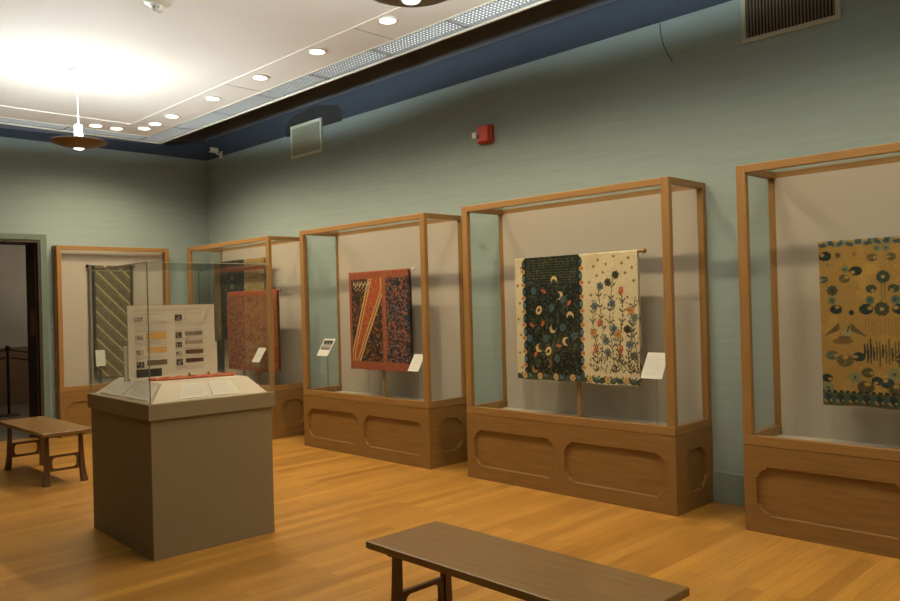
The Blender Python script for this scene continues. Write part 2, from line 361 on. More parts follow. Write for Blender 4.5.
MB().lathe([(.022, -.215), (.024, -.185)], 20, (0, 0, .052), 'x').build('lens', m_black2, r)
wire = MB().tube([(XW-.004, 3.206, 3.722), (XW-.004, 3.20, 3.637), (XW-.004, 3.18, 3.546), (XW-.004, 3.145, 3.465), (XW-.004, 3.105, 3.395)], .0035, 6).build('wire', m_patch)
tag(wire, 'thin dark wire hanging from the blue band on the long wall', 'wire')

# ---------------------------------------------------------------- display cases
def panel_outline(x0, x1, z0, z1, c=.075):
    c = min(c, (x1-x0)*.26); k = .014
    q = []
    def corner(cx, cz, sx, sz, flip):
        pts = [(cx-sx*c, cz), (cx-sx*(c-.004), cz-sz*k), (cx-sx*c*.62, cz-sz*c*.30), (cx-sx*c*.30, cz-sz*c*.62), (cx-sx*k, cz-sz*(c-.004)), (cx, cz-sz*c)]
        return pts[::-1] if flip else pts
    q += corner(x1, z1, 1, 1, False); q += corner(x1, z0, 1, -1, True); q += corner(x0, z0, -1, -1, False); q += corner(x0, z1, -1, 1, True)
    return q
HT, HB = 2.415, .565
def make_case(name, Wc, D, npan, loc, rz, label, xr=None):
    r = empty(name, loc, rz); tag(r, label, 'display case', 'oak framed glass display cases')
    t = .020
    MB().box(t, Wc-t, t, D, 0, HB-.012).build('base', oakb['x'], r)
    # front board with the cut-outs
    if npan == 2: rects = [(.082, Wc/2-.042), (Wc/2+.042, Wc-.082)]
    else: rects = [(.10, Wc-.10)]
    outs = [panel_outline(a, b, .112, .435) for a, b in rects]
    MB().slab([(0, 0), (Wc, 0), (Wc, HB), (0, HB)], outs, lambda a, b, k: (a, t*(1-k), b)).build('front_board', oakb['x'], r)
    for o in outs:
        p = MB(); p.tube([(a, t-.003, b) for a, b in o], .007, 6, True)
        inn = [((a-(rects[0][0]+rects[0][1])/2), b) for a, b in o]
        p.build('panel_moulding', oakb['x'], r, True)
    sid = panel_outline(.125, D-.09, .13, .445, .09) if D > .3 else None
    for sx in (0, 1):
        x0 = Wc if sx else 0; sg = 1 if sx else -1
        sb = MB(); sb.slab([(t, 0), (D, 0), (D, HB), (t, HB)], [sid] if sid else [], lambda a, b, k: (x0-sg*t*(1-k), a, b)); s_ = sb.build('side_board', oakb['y'], r)
        if sid: MB().tube([(x0-sg*(t-.003), a, b) for a, b in sid], .007, 6, True).build('panel_moulding', oakb['y'], r, True)
    MB().box(t, Wc-t, t, D, HB-.012, HB-.0).build('top_board', oakb['x'], r)
    pw, pd = (.064, .046) if D > .3 else (.056, .042)
    bt = .068
    # bottom rails
    MB().box(0, Wc, 0, pd*.8, HB+.002, HB+bt, .004).build('bottom_rail', oak['x'], r)
    MB().box(0, Wc, D-.035, D, HB+.002, HB+bt, .003).build('bottom_rail', oak['x'], r)
    for x0 in (0, Wc-.045): MB().box(x0, x0+.045, pd*.8, D-.035, HB+.002, HB+bt, .003).build('bottom_rail', oak['y'], r)
    # posts
    for x0, x1, y0, y1 in ((0, pw, 0, pd), (Wc-pw, Wc, 0, pd), (0, .05, D-.05, D), (Wc-.05, Wc, D-.05, D)):
        MB().box(x0, x1, y0, y1, HB+bt, HT, .004).build('post', oak['z'], r)
    # top rails
    MB().box(pw, Wc-pw, 0, pd*.85, HT-.053, HT, .004).build('top_rail', oak['x'], r)
    MB().box(.05, Wc-.05, D-.045, D, HT-.042, HT, .003).build('top_rail', oak['x'], r)
    for x0 in (0, Wc-.055): MB().box(x0, x0+.055, pd, D-.05, HT-.046, HT, .003).build('top_rail', oak['y'], r)
    g = .006
    MB().box(pw, Wc-pw, .018, .018+g, HB+bt, HT-.053).build('front_pane', glass, r)
    for x0 in (.020, Wc-.020-g): MB().box(x0, x0+g, pd, D-.05, HB+bt, HT-.046).build('side_pane', glass, r)
    MB().box(.055, Wc-.055, pd*.85, D-.045, HT-.02, HT-.014).build('top_pane', glass, r)
    MB().box(.05, Wc-.05, D-.048, D-.036, HB+.0065, HT-.042).build('back_panel', m_greycloth, r)
    MB().box(.045, Wc-.045, pd*.8+.001, D-.036, HB, HB+.006).build('case_floor', m_felt, r)
    return r
XF = 5.042; D_ = .548
Y3, Y2, Y4, Y5 = 4.918, 7.473, 2.362, 10.185
c3 = make_case('display_case', 2.06, D_, 2, (XF, Y3, 0), -math.pi/2, 'large oak glass case holding the cream and black flowered textile')
c2 = make_case('display_case', 2.06, D_, 2, (XF, Y2, 0), -math.pi/2, 'large oak glass case holding the red bordered textile with a diagonal band')
c4 = make_case('display_case', 2.06, D_, 2, (XF, Y4, 0), -math.pi/2, 'large oak glass case holding the mustard lotus textile, cut off by the frame')
c5 = make_case('display_case', 2.06, D_, 2, (XF, Y5, 0), -math.pi/2, 'large oak glass case nearest the corner holding two hung textiles')
c1 = make_case('display_case', 1.465, .165, 2, (3.442, 10.445, 0), 0, 'shallow oak glass case on the doorway wall holding a diagonally striped textile')

# ---------------------------------------------------------------- painted cloth tools
class Img:
    def __init__(s, w, h, ppm, col):
        s.ppm = ppm; s.nx = max(4, int(w*ppm))+1; s.ny = max(4, int(h*ppm))+1; s.w = w; s.h = h
        s.U, s.V = np.meshgrid(np.linspace(0, w, s.nx), np.linspace(0, h, s.ny))      # V from the top downwards
        s.a = np.empty((s.ny, s.nx, 3)); s.a[:] = col
    def mask(s, m, col, k=1.0): s.a[m] = s.a[m]*(1-k)+np.array(col)*k
    def win(s, u0, u1, v0, v1):
        i0 = max(0, int(u0*s.ppm)-1); i1 = min(s.nx, int(u1*s.ppm)+3); j0 = max(0, int(v0*s.ppm)-1); j1 = min(s.ny, int(v1*s.ppm)+3)
        return slice(j0, max(j1, j0)), slice(i0, max(i1, i0))
    def ell(s, u, v, ru, rv, col, ang=0, cut=None, k=1.0):
        R = max(ru, rv); w = s.win(u-R, u+R, v-R, v+R); x = s.U[w]-u; y = s.V[w]-v
        c, n = math.cos(ang), math.sin(ang); a = (c*x+n*y)/ru; b = (-n*x+c*y)/rv; d = a*a+b*b
        m = d <= 1
        if cut: m &= ((a-cut[0])**2+(b-cut[1])**2) > cut[2]**2
        sub = s.a[w]; sub[m] = sub[m]*(1-k)+np.array(col)*k
    def rect(s, u0, u1, v0, v1, col, k=1.0):
        m = (s.U >= u0) & (s.U < u1) & (s.V >= v0) & (s.V < v1); s.mask(m, col, k)
    def line(s, pts, r, col):
        for (a, b), (c, d) in zip(pts, pts[1:]):
            n = max(1, int(math.hypot(c-a, d-b)/(r*.8)))
            for i in range(n+1): t = i/n; s.ell(a+(c-a)*t, b+(d-b)*t, r, r, col)
    def dots(s, n, box, r, cols, jit=.5):
        for _ in range(n):
            u = random.uniform(box[0], box[1]); v = random.uniform(box[2], box[3]); rr = r*random.uniform(1-jit, 1+jit)
            s.ell(u, v, rr, rr*random.uniform(.6, 1), random.choice(cols), random.uniform(0, 3))
    def flower(s, u, v, r, petal, core, n=5):
        for i in range(n):
            a = 2*math.pi*i/n+u*9; s.ell(u+r*.62*math.cos(a), v+r*.62*math.sin(a), r*.5, r*.42, petal, a)
        s.ell(u, v, r*.3, r*.3, core)
    def weave(s, amt=.06):
        n = rng.normal(1, amt, s.a.shape[:2])[..., None]; s.a = np.clip(s.a*n, 0, 255)

def cloth_mat(name, rough=.85):
    m = mat(name, (.5, .5, .5), rough, spec=.15); nt = m.node_tree
    a = nt.nodes.new('ShaderNodeVertexColor'); a.layer_name = 'dye'; nt.links.new(a.outputs['Color'], nt.nodes['Principled BSDF'].inputs['Base Color']); return m
m_cloth = cloth_mat('dyed_cloth')
def hung_cloth(name, img, parent, rod_r, wave, label, cat='textile', group=None, loc=None, rz=0, sag=0.0, phase=0):
    """Cloth folded over a rod at the origin; front falls by h along -z at local y = -rod_r, back falls behind."""
    bm_v = []; cols = []; rows = []
    g_ = img.a.mean(-1, keepdims=True); C = linA(np.clip(g_+(img.a-g_)*.80, 0, 255)*.93)
    def disp(u, d): return wave*(math.sin(u*11+phase)*.6+math.sin(u*23+1.3+phase)*.4)*min(1, d*3)
    fr = []
    for j in range(img.ny-1, -1, -1):
        v = img.V[j, 0]; fr.append((j, -rod_r-.001, -v, v))
    arc = [(0, -(rod_r+.001)*math.cos(a), (rod_r+.001)*math.sin(a), 0) for a in (math.pi*k/8 for k in range(1, 8))]
    nb = 24; bk = [(int((img.ny-1)*k/nb), rod_r+.001, -img.h*.985*k/nb, img.h*k/nb) for k in range(nb+1)]
    allr = fr+arc+bk
    xs = img.U[0]-img.w/2
    verts = np.zeros((len(allr), img.nx, 3)); col = np.ones((len(allr), img.nx, 4))
    dx = np.array([math.sin(x*11+phase)*.6+math.sin(x*23+1.3+phase)*.4 for x in xs])
    for i, (j, y, z, d) in enumerate(allr):
        verts[i, :, 0] = xs*(1-.004*min(1, d)); verts[i, :, 1] = y+wave*dx*min(1, d*3)*(1 if y < 0 else .6)+(wave*1.6*(1 if y > 0 else 0)*min(1, d*6))
        verts[i, :, 2] = z-sag*(1-(2*xs/img.w)**2)*min(1, d*4)+(.003*np.sin(xs*17+phase) if d > img.h*.97 else 0); col[i, :, :3] = C[j]
    n, m = len(allr), img.nx
    idx = np.arange(n*m).reshape(n, m)
    faces = np.stack([idx[:-1, :-1], idx[:-1, 1:], idx[1:, 1:], idx[1:, :-1]], -1).reshape(-1, 4)
    me = bpy.data.meshes.new(name); me.from_pydata(verts.reshape(-1, 3).tolist(), [], faces.tolist())
    at = me.color_attributes.new('dye', 'FLOAT_COLOR', 'POINT'); at.data.foreach_set('color', col.reshape(-1).astype(np.float32))
    me.materials.append(m_cloth)
    me.polygons.foreach_set('use_smooth', [True]*len(me.polygons)); me.update()
    o = bpy.data.objects.new(name, me); COL.objects.link(o); o.location = loc; o.rotation_euler = (0, 0, rz)
    if label: tag(o, label, cat, group)
    return o

BLK = (28, 36, 30); CRM = (226, 208, 162); BLU = (86, 112, 124); RED = (196, 78, 42); ORG = (214, 140, 66); GRN = (58, 66, 40); YEL = (226, 190, 112)
def tex_flowers():      # the cream and black flowered cloth, 1.245 x 1.035
    w, h = 1.225, 1.035; I = Img(w, h, 235, CRM); a, b = .085*w, .555*w
    for _ in range(60): I.ell(random.uniform(0, w), random.uniform(0, h), .09, .05, (214, 192, 142), random.random()*3, k=.35)
    I.rect(a, b, 0, h, BLK)
    I.dots(1500, (a, b, 0, h), .007, [(58, 74, 54), (84, 80, 46), (22, 32, 28), (92, 90, 54), (44, 66, 66), (34, 44, 36)])
    for i in range(40):      # rows of tiny marks near the top
        for j in range(10): I.ell(a+.02+i*.0138, .015+j*.022, .0042, .0035, (104, 106, 66))
    for v in np.arange(.05, h-.05, .115):                       # scalloped edges
        for e, s in ((a, -1), (b, 1)):
            I.ell(e+s*.004, v, .026, .042, BLK); I.ell(e+s*.012, v, .017, .024, BLU if int(v*9) % 2 else (60, 90, 96)); I.ell(e+s*.022, v+.055, .020, .018, ORG); I.ell(e+s*.022, v+.055, .008, .008, RED)
    for _ in range(70):      # leafy scrolls in the dark field
        u, v = random.uniform(a+.03, b-.03), random.uniform(.1, h-.1); t = random.uniform(0, 6)
        I.line([(u+.02*math.cos(t+k*.8)*k*.5, v+.02*math.sin(t+k*.8)*k*.5) for k in range(5)], .0032, random.choice([(84, 78, 36), (70, 88, 60), (60, 84, 84)]))
    def F(px, py): return ((px-52)/(467-52)*w, (py-62)/(470-62)*h)          # read in a 534-wide close look
    for px, py, k, col in ((195, 138, 0, YEL), (213, 188, 1, YEL), (137, 235, 2, YEL), (187, 297, 3, YEL), (233, 338, 4, YEL), (135, 362, 5, YEL), (168, 372, 2, YEL), (248, 256, 0, YEL), (118, 432, 3, (170, 130, 60)), (168, 412, 1, (150, 110, 50))):
        u, v = F(px, py)
        if k == 2: I.ell(u, v, .030, .040, col, .5); I.ell(u, v, .012, .018, BLK, .5)
        else: I.ell(u, v, .038, .034, col, {0: 1.57, 1: 3.14, 3: -.9, 4: .1, 5: -.5}[k], cut=(.55, 0, .85))
    for px, py, an in ((156, 172, .5), (150, 280, -1.1), (246, 213, -.9), (208, 353, .1), (121, 383, -1.0), (110, 285, .6)):
        u, v = F(px, py); I.ell(u, v, .028, .013, (208, 96, 56), an)
    for px, py in ((184, 228), (222, 293), (226, 200), (160, 330), (200, 395), (120, 170), (260, 320), (100, 330)):
        u, v = F(px, py); I.flower(u, v, .030, (70, 102, 108), (44, 74, 84), 6)
    I.line([F(205, 240), F(205, 280), F(190, 330), F(180, 380), F(175, 440)], .004, (96, 86, 44))
    for k in range(24):
        u, v = F(175+random.uniform(-60, 60), random.uniform(300, 450)); I.ell(u, v, .014, .005, (84, 84, 44), random.uniform(0, 3))
    # right field: three tall flowering plants on cream
    dk = (72, 70, 42)
    for px, top, bot in ((330, 220, 430), (350, 160, 430), (385, 125, 430), (415, 180, 430), (440, 260, 430), (455, 200, 430), (400, 300, 430)):
        pts = [F(px+6*math.sin(t*6+px), top+(bot-top)*t) for t in np.linspace(0, 1, 9)]; I.line(pts, .0035, dk)
        for (u, v) in pts[1:]:
            for s in (-1, 1):
                if random.random() < .85: I.ell(u+s*.017, v-.010, .019, .0055, random.choice([dk, (90, 82, 48), (60, 74, 56)]), -s*.8)
    for px, py, c in ((350, 163, BLU), (330, 225, BLU), (388, 218, BLU), (392, 297, BLU), (366, 335, BLU), (370, 370, BLU), (438, 345, BLU), (452, 380, BLU), (455, 262, (110, 124, 112)),
                      (416, 180, RED), (345, 278, RED), (332, 362, RED), (412, 360, RED), (404, 312, ORG), (443, 240, ORG), (324, 310, ORG), (400, 130, (66, 66, 48)), (433, 298, (60, 50, 44)), (375, 152, (80, 76, 50))):
        u, v = F(px, py)
        if c == RED: I.ell(u, v, .020, .034, c, .2); I.ell(u, v-.01, .008, .016, (226, 120, 70), .2)
        else: I.flower(u, v, .031, c, tuple(x*.7 for x in c), 6)
    for px, py in ((330, 100), (345, 80), (370, 95), (395, 72), (420, 95), (440, 80), (360, 120), (430, 125), (340, 130), (450, 110), (455, 150), (315, 150), (320, 190), (435, 200), (60, 150), (66, 210), (60, 265), (68, 320), (62, 380), (70, 430), (75, 90)):
        u, v = F(px, py); I.flower(u, v, .013, (150, 120, 66), (120, 84, 44), 4)
    for _ in range(60):
        px = random.uniform(308, 462); py = random.uniform(370, 432); u, v = F(px, py); I.ell(u, v, .016, .005, random.choice([dk, (96, 90, 54)]), random.uniform(-2.3, -.8))
    # border along the hem
    for _ in range(190):
        px = random.uniform(312, 464); py = random.uniform(190, 425)
        if abs(math.sin(px*.11)) > .35: u, v = F(px, py); I.ell(u, v, random.uniform(.008, .016), .0042, random.choice([dk, (84, 80, 46), (104, 92, 56)]), random.choice([-.8, -2.3])+random.uniform(-.2, .2))
    I.rect(0, .57*w, h-.035, h, (54, 66, 56))
    for k in range(22):
        u = .02+k*.057; I.ell(u, h-.028, .034, .024, (62, 78, 66), .3*(-1)**k); 
        if k % 3 == 1: I.flower(u, h-.036, .027, (216, 170, 96), (190, 110, 60), 6)
        if k % 3 == 2: I.ell(u, h-.04, .022, .013, BLU, .5)
        I.ell(u+.028, h-.055, .014, .007, (84, 86, 52), -.9)
    I.weave(.05); return I
def tex_red():          # red bordered, 0.98 x 1.03
    w, h = .985, 1.03; I = Img(w, h, 225, (58, 46, 40)); red = (168, 86, 52)
    I.dots(2200, (0, .6*w, 0, h), .010, [(96, 66, 38), (48, 44, 42), (150, 88, 44), (38, 42, 44), (84, 70, 44), (176, 92, 48), (70, 74, 64)])
    I.rect(.60*w, w, 0, h, (34, 38, 50))
    I.dots(1900, (.60*w, w, 0, h), .010, [(38, 46, 68), (164, 84, 50), (146, 76, 48), (36, 42, 64), (174, 112, 72), (90, 96, 96), (30, 38, 60), (44, 54, 78)])
    for _ in range(90):
        u = random.uniform(.62*w, w-.04); v = random.uniform(.05, h-.05); t = random.uniform(0, 6)
        I.line([(u+.018*math.cos(t+k)*1, v+.018*math.sin(t+k)) for k in range(3)], .0035, random.choice([(178, 90, 50), (150, 70, 40), (120, 116, 96)]))
    # diagonal band
    tl, tr_, bl, br_ = .375*w, .60*w, .055*w, .20*w
    def ed(v, a, b): return a+(b-a)*(v/(h*.9))
    L1 = tl+(bl-tl)*np.clip(I.V/(h*.80), 0, 1.05); L2 = tr_*.985+(br_-tr_)*np.clip((I.V-.18)/(h*.70), 0, 1.08)
    m = (I.U > L1) & (I.U < L2) & (I.V > .06) & (I.V < h-.06); I.mask(m, (190, 84, 44))
    for _ in range(240):
        v = random.uniform(.08, h-.08); a = tl+(bl-tl)*min(1.05, v/(h*.8)); b = tr_+(br_-tr_)*min(1.08, max(0, (v-.18)/(h*.7)))
        I.ell(random.uniform(a+.03, max(a+.04, b-.03)), v, .010, .006, random.choice([(160, 60, 34), (206, 120, 66), (130, 64, 48), (200, 100, 56)]), random.uniform(0, 3))
    for q, c, wd in ((L1, (206, 160, 88), .014), (L1+.042, (206, 160, 88), .010), (L1+.021, (130, 72, 38), .004), (L2, (206, 160, 88), .014), (L2-.042, (206, 160, 88), .010), (L2-.021, (130, 72, 38), .004)):
        m = (abs(I.U-q) < wd) & (I.V > .06) & (I.V < h-.06) & (I.U < .585*w); I.mask(m, c)
    for k in range(9):       # little cream birds at the top
        u = .09*w+k*.032; I.ell(u, .115+.02*(k % 2), .011, .022, (196, 172, 126), .3); I.ell(u+.006, .165+.02*(k % 2), .013, .006, (180, 152, 106), .6)
    I.rect(.565*w, .625*w, 0, h, red); I.dots(60, (.565*w, .62*w, 0, h), .006, [(150, 44, 26), (200, 110, 60)])
    I.rect(0, .045*w, 0, h, red); I.rect(0, w, 0, .065, red); I.rect(0, w, h-.085, h, red); I.rect(w*.985, w, 0, h, (60, 46, 44))
    I.dots(160, (0, w, h-.08, h), .006, [(150, 46, 26), (196, 92, 48)]); I.dots(120, (0, w, 0, .06), .006, [(150, 46, 26), (196, 92, 48)])
    I.weave(.06); return I
def tex_lotus():        # mustard ground, 1.24 x 1.03
    w, h = 1.24, 1.035; MU = (172, 132, 58); I = Img(w, h, 230, MU); nv = (34, 52, 52); n2 = (58, 78, 70); ol = (96, 88, 46); p = .735
    for _ in range(120): I.ell(random.uniform(0, w), random.uniform(0, h), .08, .03, random.choice([(176, 130, 42), (196, 152, 62)]), random.random()*3, k=.35)
    for i in range(70):
        u = i*.018; I.ell(u, .012+.006*math.sin(i*1.3), .016, .012, (58, 84, 92) if i % 3 else (120, 130, 108), .5)
    def pad(u, v, r, c=nv, an=.0):
        r *= .84; I.ell(u, v, r, r*.78, c, 0, cut=(math.cos(an)*.55, math.sin(an)*.55, .38)); I.line([(u, v), (u-r*.7*math.cos(an), v-r*.5*math.sin(an))], .0022, tuple(x*1.5 for x in c))
    def G(px, py): return ((px-110)*.00102, (py-160)/601*1.0*.64)      # upper close look
    for o in (0, 1, 2):
        for m_ in (0, 1):
            def A(px, py, r, c, an, kind=0):
                cx = 472; x = px if not m_ else 2*cx-px; u, v = G(x, py); u += o*p
                if kind == 0: pad(u, v, r, c, an if not m_ else math.pi-an)
                else: I.flower(u, v, r*.85, c, nv, 8)
            A(148, 240, .047, nv, -2.6); A(225, 238, .020, ol, 0, 1); A(320, 235, .014, (150, 116, 56), 0, 1)
            A(420, 262, .036, ol, 0); A(446, 210, .026, (120, 128, 92), 0, 1)
            A(265, 325, .026, (110, 122, 92), 0, 1); A(325, 335, .045, nv, 2.6); A(260, 378, .040, ol, -.7); A(160, 290, .016, (146, 140, 84), 0, 1)
            A(185, 447, .036, (72, 78, 52), 0, 1) ; A(182, 507, .026, (92, 112, 92), 0, 1); A(205, 560, .045, nv, -1.2)
            A(410, 443, .038, (60, 72, 54), 1); A(402, 507, .028, (80, 108, 96), 0, 1); A(380, 560, .050, nv, -.4); A(295, 580, .018, nv, 0, 1)
            A(135, 380, .034, (66, 84, 76), 3)
        for px, py, r, c in ((478, 375, .036, n2), (467, 560, .040, (72, 72, 50))):
            u, v = G(px, py); I.flower(u+o*p, v, r, c, (176, 150, 80), 9)
        u0, v0 = G(467, 400); I.line([(u0+o*p, v0), (u0+o*p, v0+.13)], .003, ol); I.line([(u0+.02+o*p, v0), (u0+o*p+.02, v0+.11)], .0025, ol)
        # lower half: ducks, reeds, water, pads
        def H(px, py): return ((px-130)*.00102, (py-20)/601*.675+.425)
        u, v = H(240, 160); u += o*p
        I.ell(u+.02, v+.045, .062, .020, (130, 96, 50))
        for k in range(14): I.ell(u-.085+k*.0062, v+.008-k*.0042, .006, .003+k*.0017, (104, 86, 52)); I.ell(u+.155-k*.0062, v+.012-k*.0042, .006, .003+k*.0017, (100, 82, 50))
        I.ell(u+.03, v+.022, .040, .012, (112, 92, 54))
        I.ell(u+.045, v-.01, .030, .020, (150, 148, 96)); I.line([(u+.05, v-.02), (u+.06, v-.05)], .006, (90, 76, 44))
        for k in range(13):
            uu, vv = H(385+k*17, 215+16*(k % 2)); I.ell(uu+o*p, vv+.04, .006, .045+.02*(k % 3), random.choice([nv, ol, (104, 80, 40)]))
        for k in range(12):
            uu, vv = H(395+k*16, 80); I.line([(uu+o*p, vv), (uu+o*p, vv+.09)], .0025, (140, 112, 52))
        for px, py, r, c, an in ((195, 280, .045, (84, 96, 78), 0), (270, 308, .060, ol, -1.5), (350, 285, .044, nv, 3.1), (590, 292, .044, nv, 3.1), (160, 410, .040, nv, .3), (400, 372, .045, (78, 82, 50), 0), (450, 415, .040, nv, 2), (385, 452, .060, (88, 72, 44), -1.2), (505, 425, .048, (40, 62, 60), -2), (560, 460, .060, (88, 72, 44), -1.8)):
            uu, vv = H(px, py); pad(uu+o*p, vv, r, c, an)
        for px, py in ((325, 400), (545, 375), (165, 465)):
            uu, vv = H(px, py); I.flower(uu+o*p, vv, .034, (128, 134, 86), (96, 76, 44), 9)
    I.rect(0, w, h-.085, h, (80, 82, 56))
    for i in range(34):
        u = i*.038; I.ell(u, h-.045, .020, .032, nv if i % 2 else (60, 86, 80), .5*(-1)**i); I.ell(u+.018, h-.03, .015, .008, (168, 136, 66), .4)
        I.ell(u, h-.09, .013, .010, nv)
    I.weave(.05); return I
def tex_striped():      # diagonal cream stripes on dark olive
    w, h = .50, 1.45; I = Img(w, h, 190, (106, 96, 68)); I.dots(700, (0, w, 0, h), .012, [(114, 102, 72), (92, 84, 60), (126, 114, 84)])
    d = I.V*.98-I.U; ph = np.mod(d, .175)
    I.mask((ph < .030), (196, 174, 116)); I.mask((ph > .060) & (ph < .072), (140, 124, 82))
    I.rect(0, .035, 0, h, (50, 46, 36)); I.rect(w-.012, w, 0, h, (60, 52, 38)); I.weave(.07); return I
def tex_tall():         # dark blue field, ochre border and plain tan side
    w, h = 1.30, 1.06; I = Img(w, h, 150, (46, 54, 58)); I.dots(500, (0, w*.6, 0, h), .018, [(54, 62, 62), (36, 46, 54), (84, 76, 48), (60, 66, 56)])
    I.rect(0, .13*w, 0, h, (132, 102, 54)); I.dots(60, (0, .13*w, 0, h), .014, [(100, 70, 38), (160, 124, 66)])
    I.rect(.62*w, w, 0, h, (168, 138, 84)); I.dots(200, (.62*w, w, 0, h), .02, [(158, 128, 76), (178, 148, 94), (140, 112, 66)])
    for k in range(9): I.ell(.37*w, .1+k*.12, .045, .030, (150, 120, 60)); I.ell(.37*w, .1+k*.12, .02, .014, (60, 60, 50))
    for k in range(9): I.ell(.25*w+.05*(k % 2), .14+k*.12, .02, .02, (140, 80, 46))
    for k in range(16): I.line([(.66*w, .04+k*.066), (.97*w, .04+k*.066)], .003, (130, 100, 58))
    I.rect(.1*w, w, .10, .135, (150, 62, 40)); I.weave(.06); return I
def tex_redleft():      # orange red cloth
    w, h = 1.20, 1.00; I = Img(w, h, 170, (166, 98, 60)); I.dots(700, (0, .38*w, .03, h), .016, [(170, 88, 50), (106, 76, 68), (182, 104, 62), (144, 66, 40), (90, 84, 80)])
    I.rect(.38*w, .72*w, 0, h, (156, 114, 70)); I.dots(300, (.38*w, .72*w, 0, h), .018, [(150, 82, 40), (166, 100, 50), (142, 72, 36)])
    I.rect(.72*w, w, 0, h, (158, 90, 54)); I.dots(200, (.72*w, w, 0, h), .014, [(164, 84, 46), (140, 64, 36)])
    I.rect(.36*w, .39*w, 0, h, (176, 110, 60)); I.rect(0, w, 0, .05, (186, 86, 48)); I.rect(0, .03, 0, h, (178, 90, 50)); I.rect(0, w, h-.05, h, (156, 70, 38)); I.weave(.06); return I

# ---------------------------------------------------------------- hung textiles and their stands (world: cases face -x)
def stand(xr, yc, ztop, width, zfloor, label, pole_dy=0.0, foot=True, knob=m_brass):
    r = empty('textile_stand', (xr, yc, zfloor), -math.pi/2); tag(r, label, 'display stand')
    zt = ztop-zfloor
    MB().lathe([(.011, -width/2-.004), (.011, width/2+.042)], 14, (0, 0, zt), 'x').build('rod', oak['x'], r, True)
    for s, ex in ((1, width/2+.042),):
        MB().lathe([(.012, 0), (.019, .004), (.021, .014), (.017, .026), (.006, .031)], 16, (0, 0, 0), 'x').build('rod_end', knob, r, True)
        e = r.children[-1]; e.location = (s*ex, 0, zt); e.scale = (s, 1, 1)
    MB().box(pole_dy-.016, pole_dy+.016, .030, .056, .012, zt-.0, .004).build('pole', oak['z'], r)
    MB().box(pole_dy-.012, pole_dy+.012, 0.006, .034, zt-.035, zt-.013, .002).build('bracket', oak['x'], r)
    MB().lathe([(.085, 0), (.088, .006), (.075, .012), (.02, .014)], 28, (pole_dy, .043, 0)).build('foot', m_iron, r, True)
    return r
ZD = HB+.007
def hung(img, xr, yc, ztop, label, wave=.006, phase=0, name='textile'):
    return hung_cloth(name, img, None, .0115, wave, label, 'textile', None, (xr, yc, ztop), -math.pi/2, 0, phase)
XR = 5.27
hung(tex_flowers(), XR, 3.875, 1.915, 'cream textile with a black flowered centre panel, hung over a rod', .005, 0)
stand(XR, 3.875, 1.915, 1.225, ZD, 'wooden rod stand carrying the cream and black flowered textile', 0.0)
hung(tex_red(), XR, 6.375, 1.905, 'small red bordered textile with a slanting red band, hung over a rod', .004, 1)
stand(XR, 6.375, 1.905, .985, ZD, 'wooden rod stand carrying the red bordered textile', 0.0, knob=m_white)
hung(tex_lotus(), XR, 1.305, 1.875, 'mustard textile with dark blue lotus leaves, cut off by the frame', .004, 2)
stand(XR, 1.305, 1.875, 1.24, ZD, 'wooden rod stand carrying the mustard lotus textile', 0.0)
hung(tex_tall(), 5.40, 9.44, 2.20, 'dark blue and tan textile hung high behind the orange red one', .004, 3)
stand(5.40, 9.44, 2.20, 1.30, ZD, 'rod stand carrying the dark blue and tan textile', 0.0)
hung(tex_redleft(), 5.23, 8.84, 1.77, 'orange red textile hung low in the case nearest the corner', .005, 4)
stand(5.23, 8.84, 1.77, 1.20, ZD, 'rod stand carrying the orange red textile', 0.0)
o = hung_cloth('textile', tex_striped(), None, .0115, .003, 'dark olive textile with slanting cream stripes hung over a rod', 'textile', None, (4.145, 10.525, 2.163), 0, 0, 2)
r = empty('textile_stand', (4.145, 10.525, ZD)); tag(r, 'dark rod stand carrying the slant striped textile', 'display stand'); zt = 2.163-ZD
MB().lathe([(.010, -.29), (.010, .29)], 12, (0, 0, zt), 'x').build('rod', m_iron, r, True)
for s in (-1, 1):
    MB().lathe([(.012, 0), (.022, .006), (.024, .018), (.015, .03), (.005, .034)], 14, (0, 0, 0), 'x').build('rod_end', m_iron, r, True); e = r.children[-1]; e.location = (s*.29, 0, zt); e.scale = (s, 1, 1)
MB().box(-.30, -.278, -.010, .010, .01, zt, .003).build('pole', m_brass, r); MB().box(.262, .284, -.010, .010, .01, zt, .003).build('pole', m_brass, r)
for x in (-.289, .273): MB().box(x-.03, x+.03, -.03, .03, 0, .01, .003).build('foot', m_iron, r)

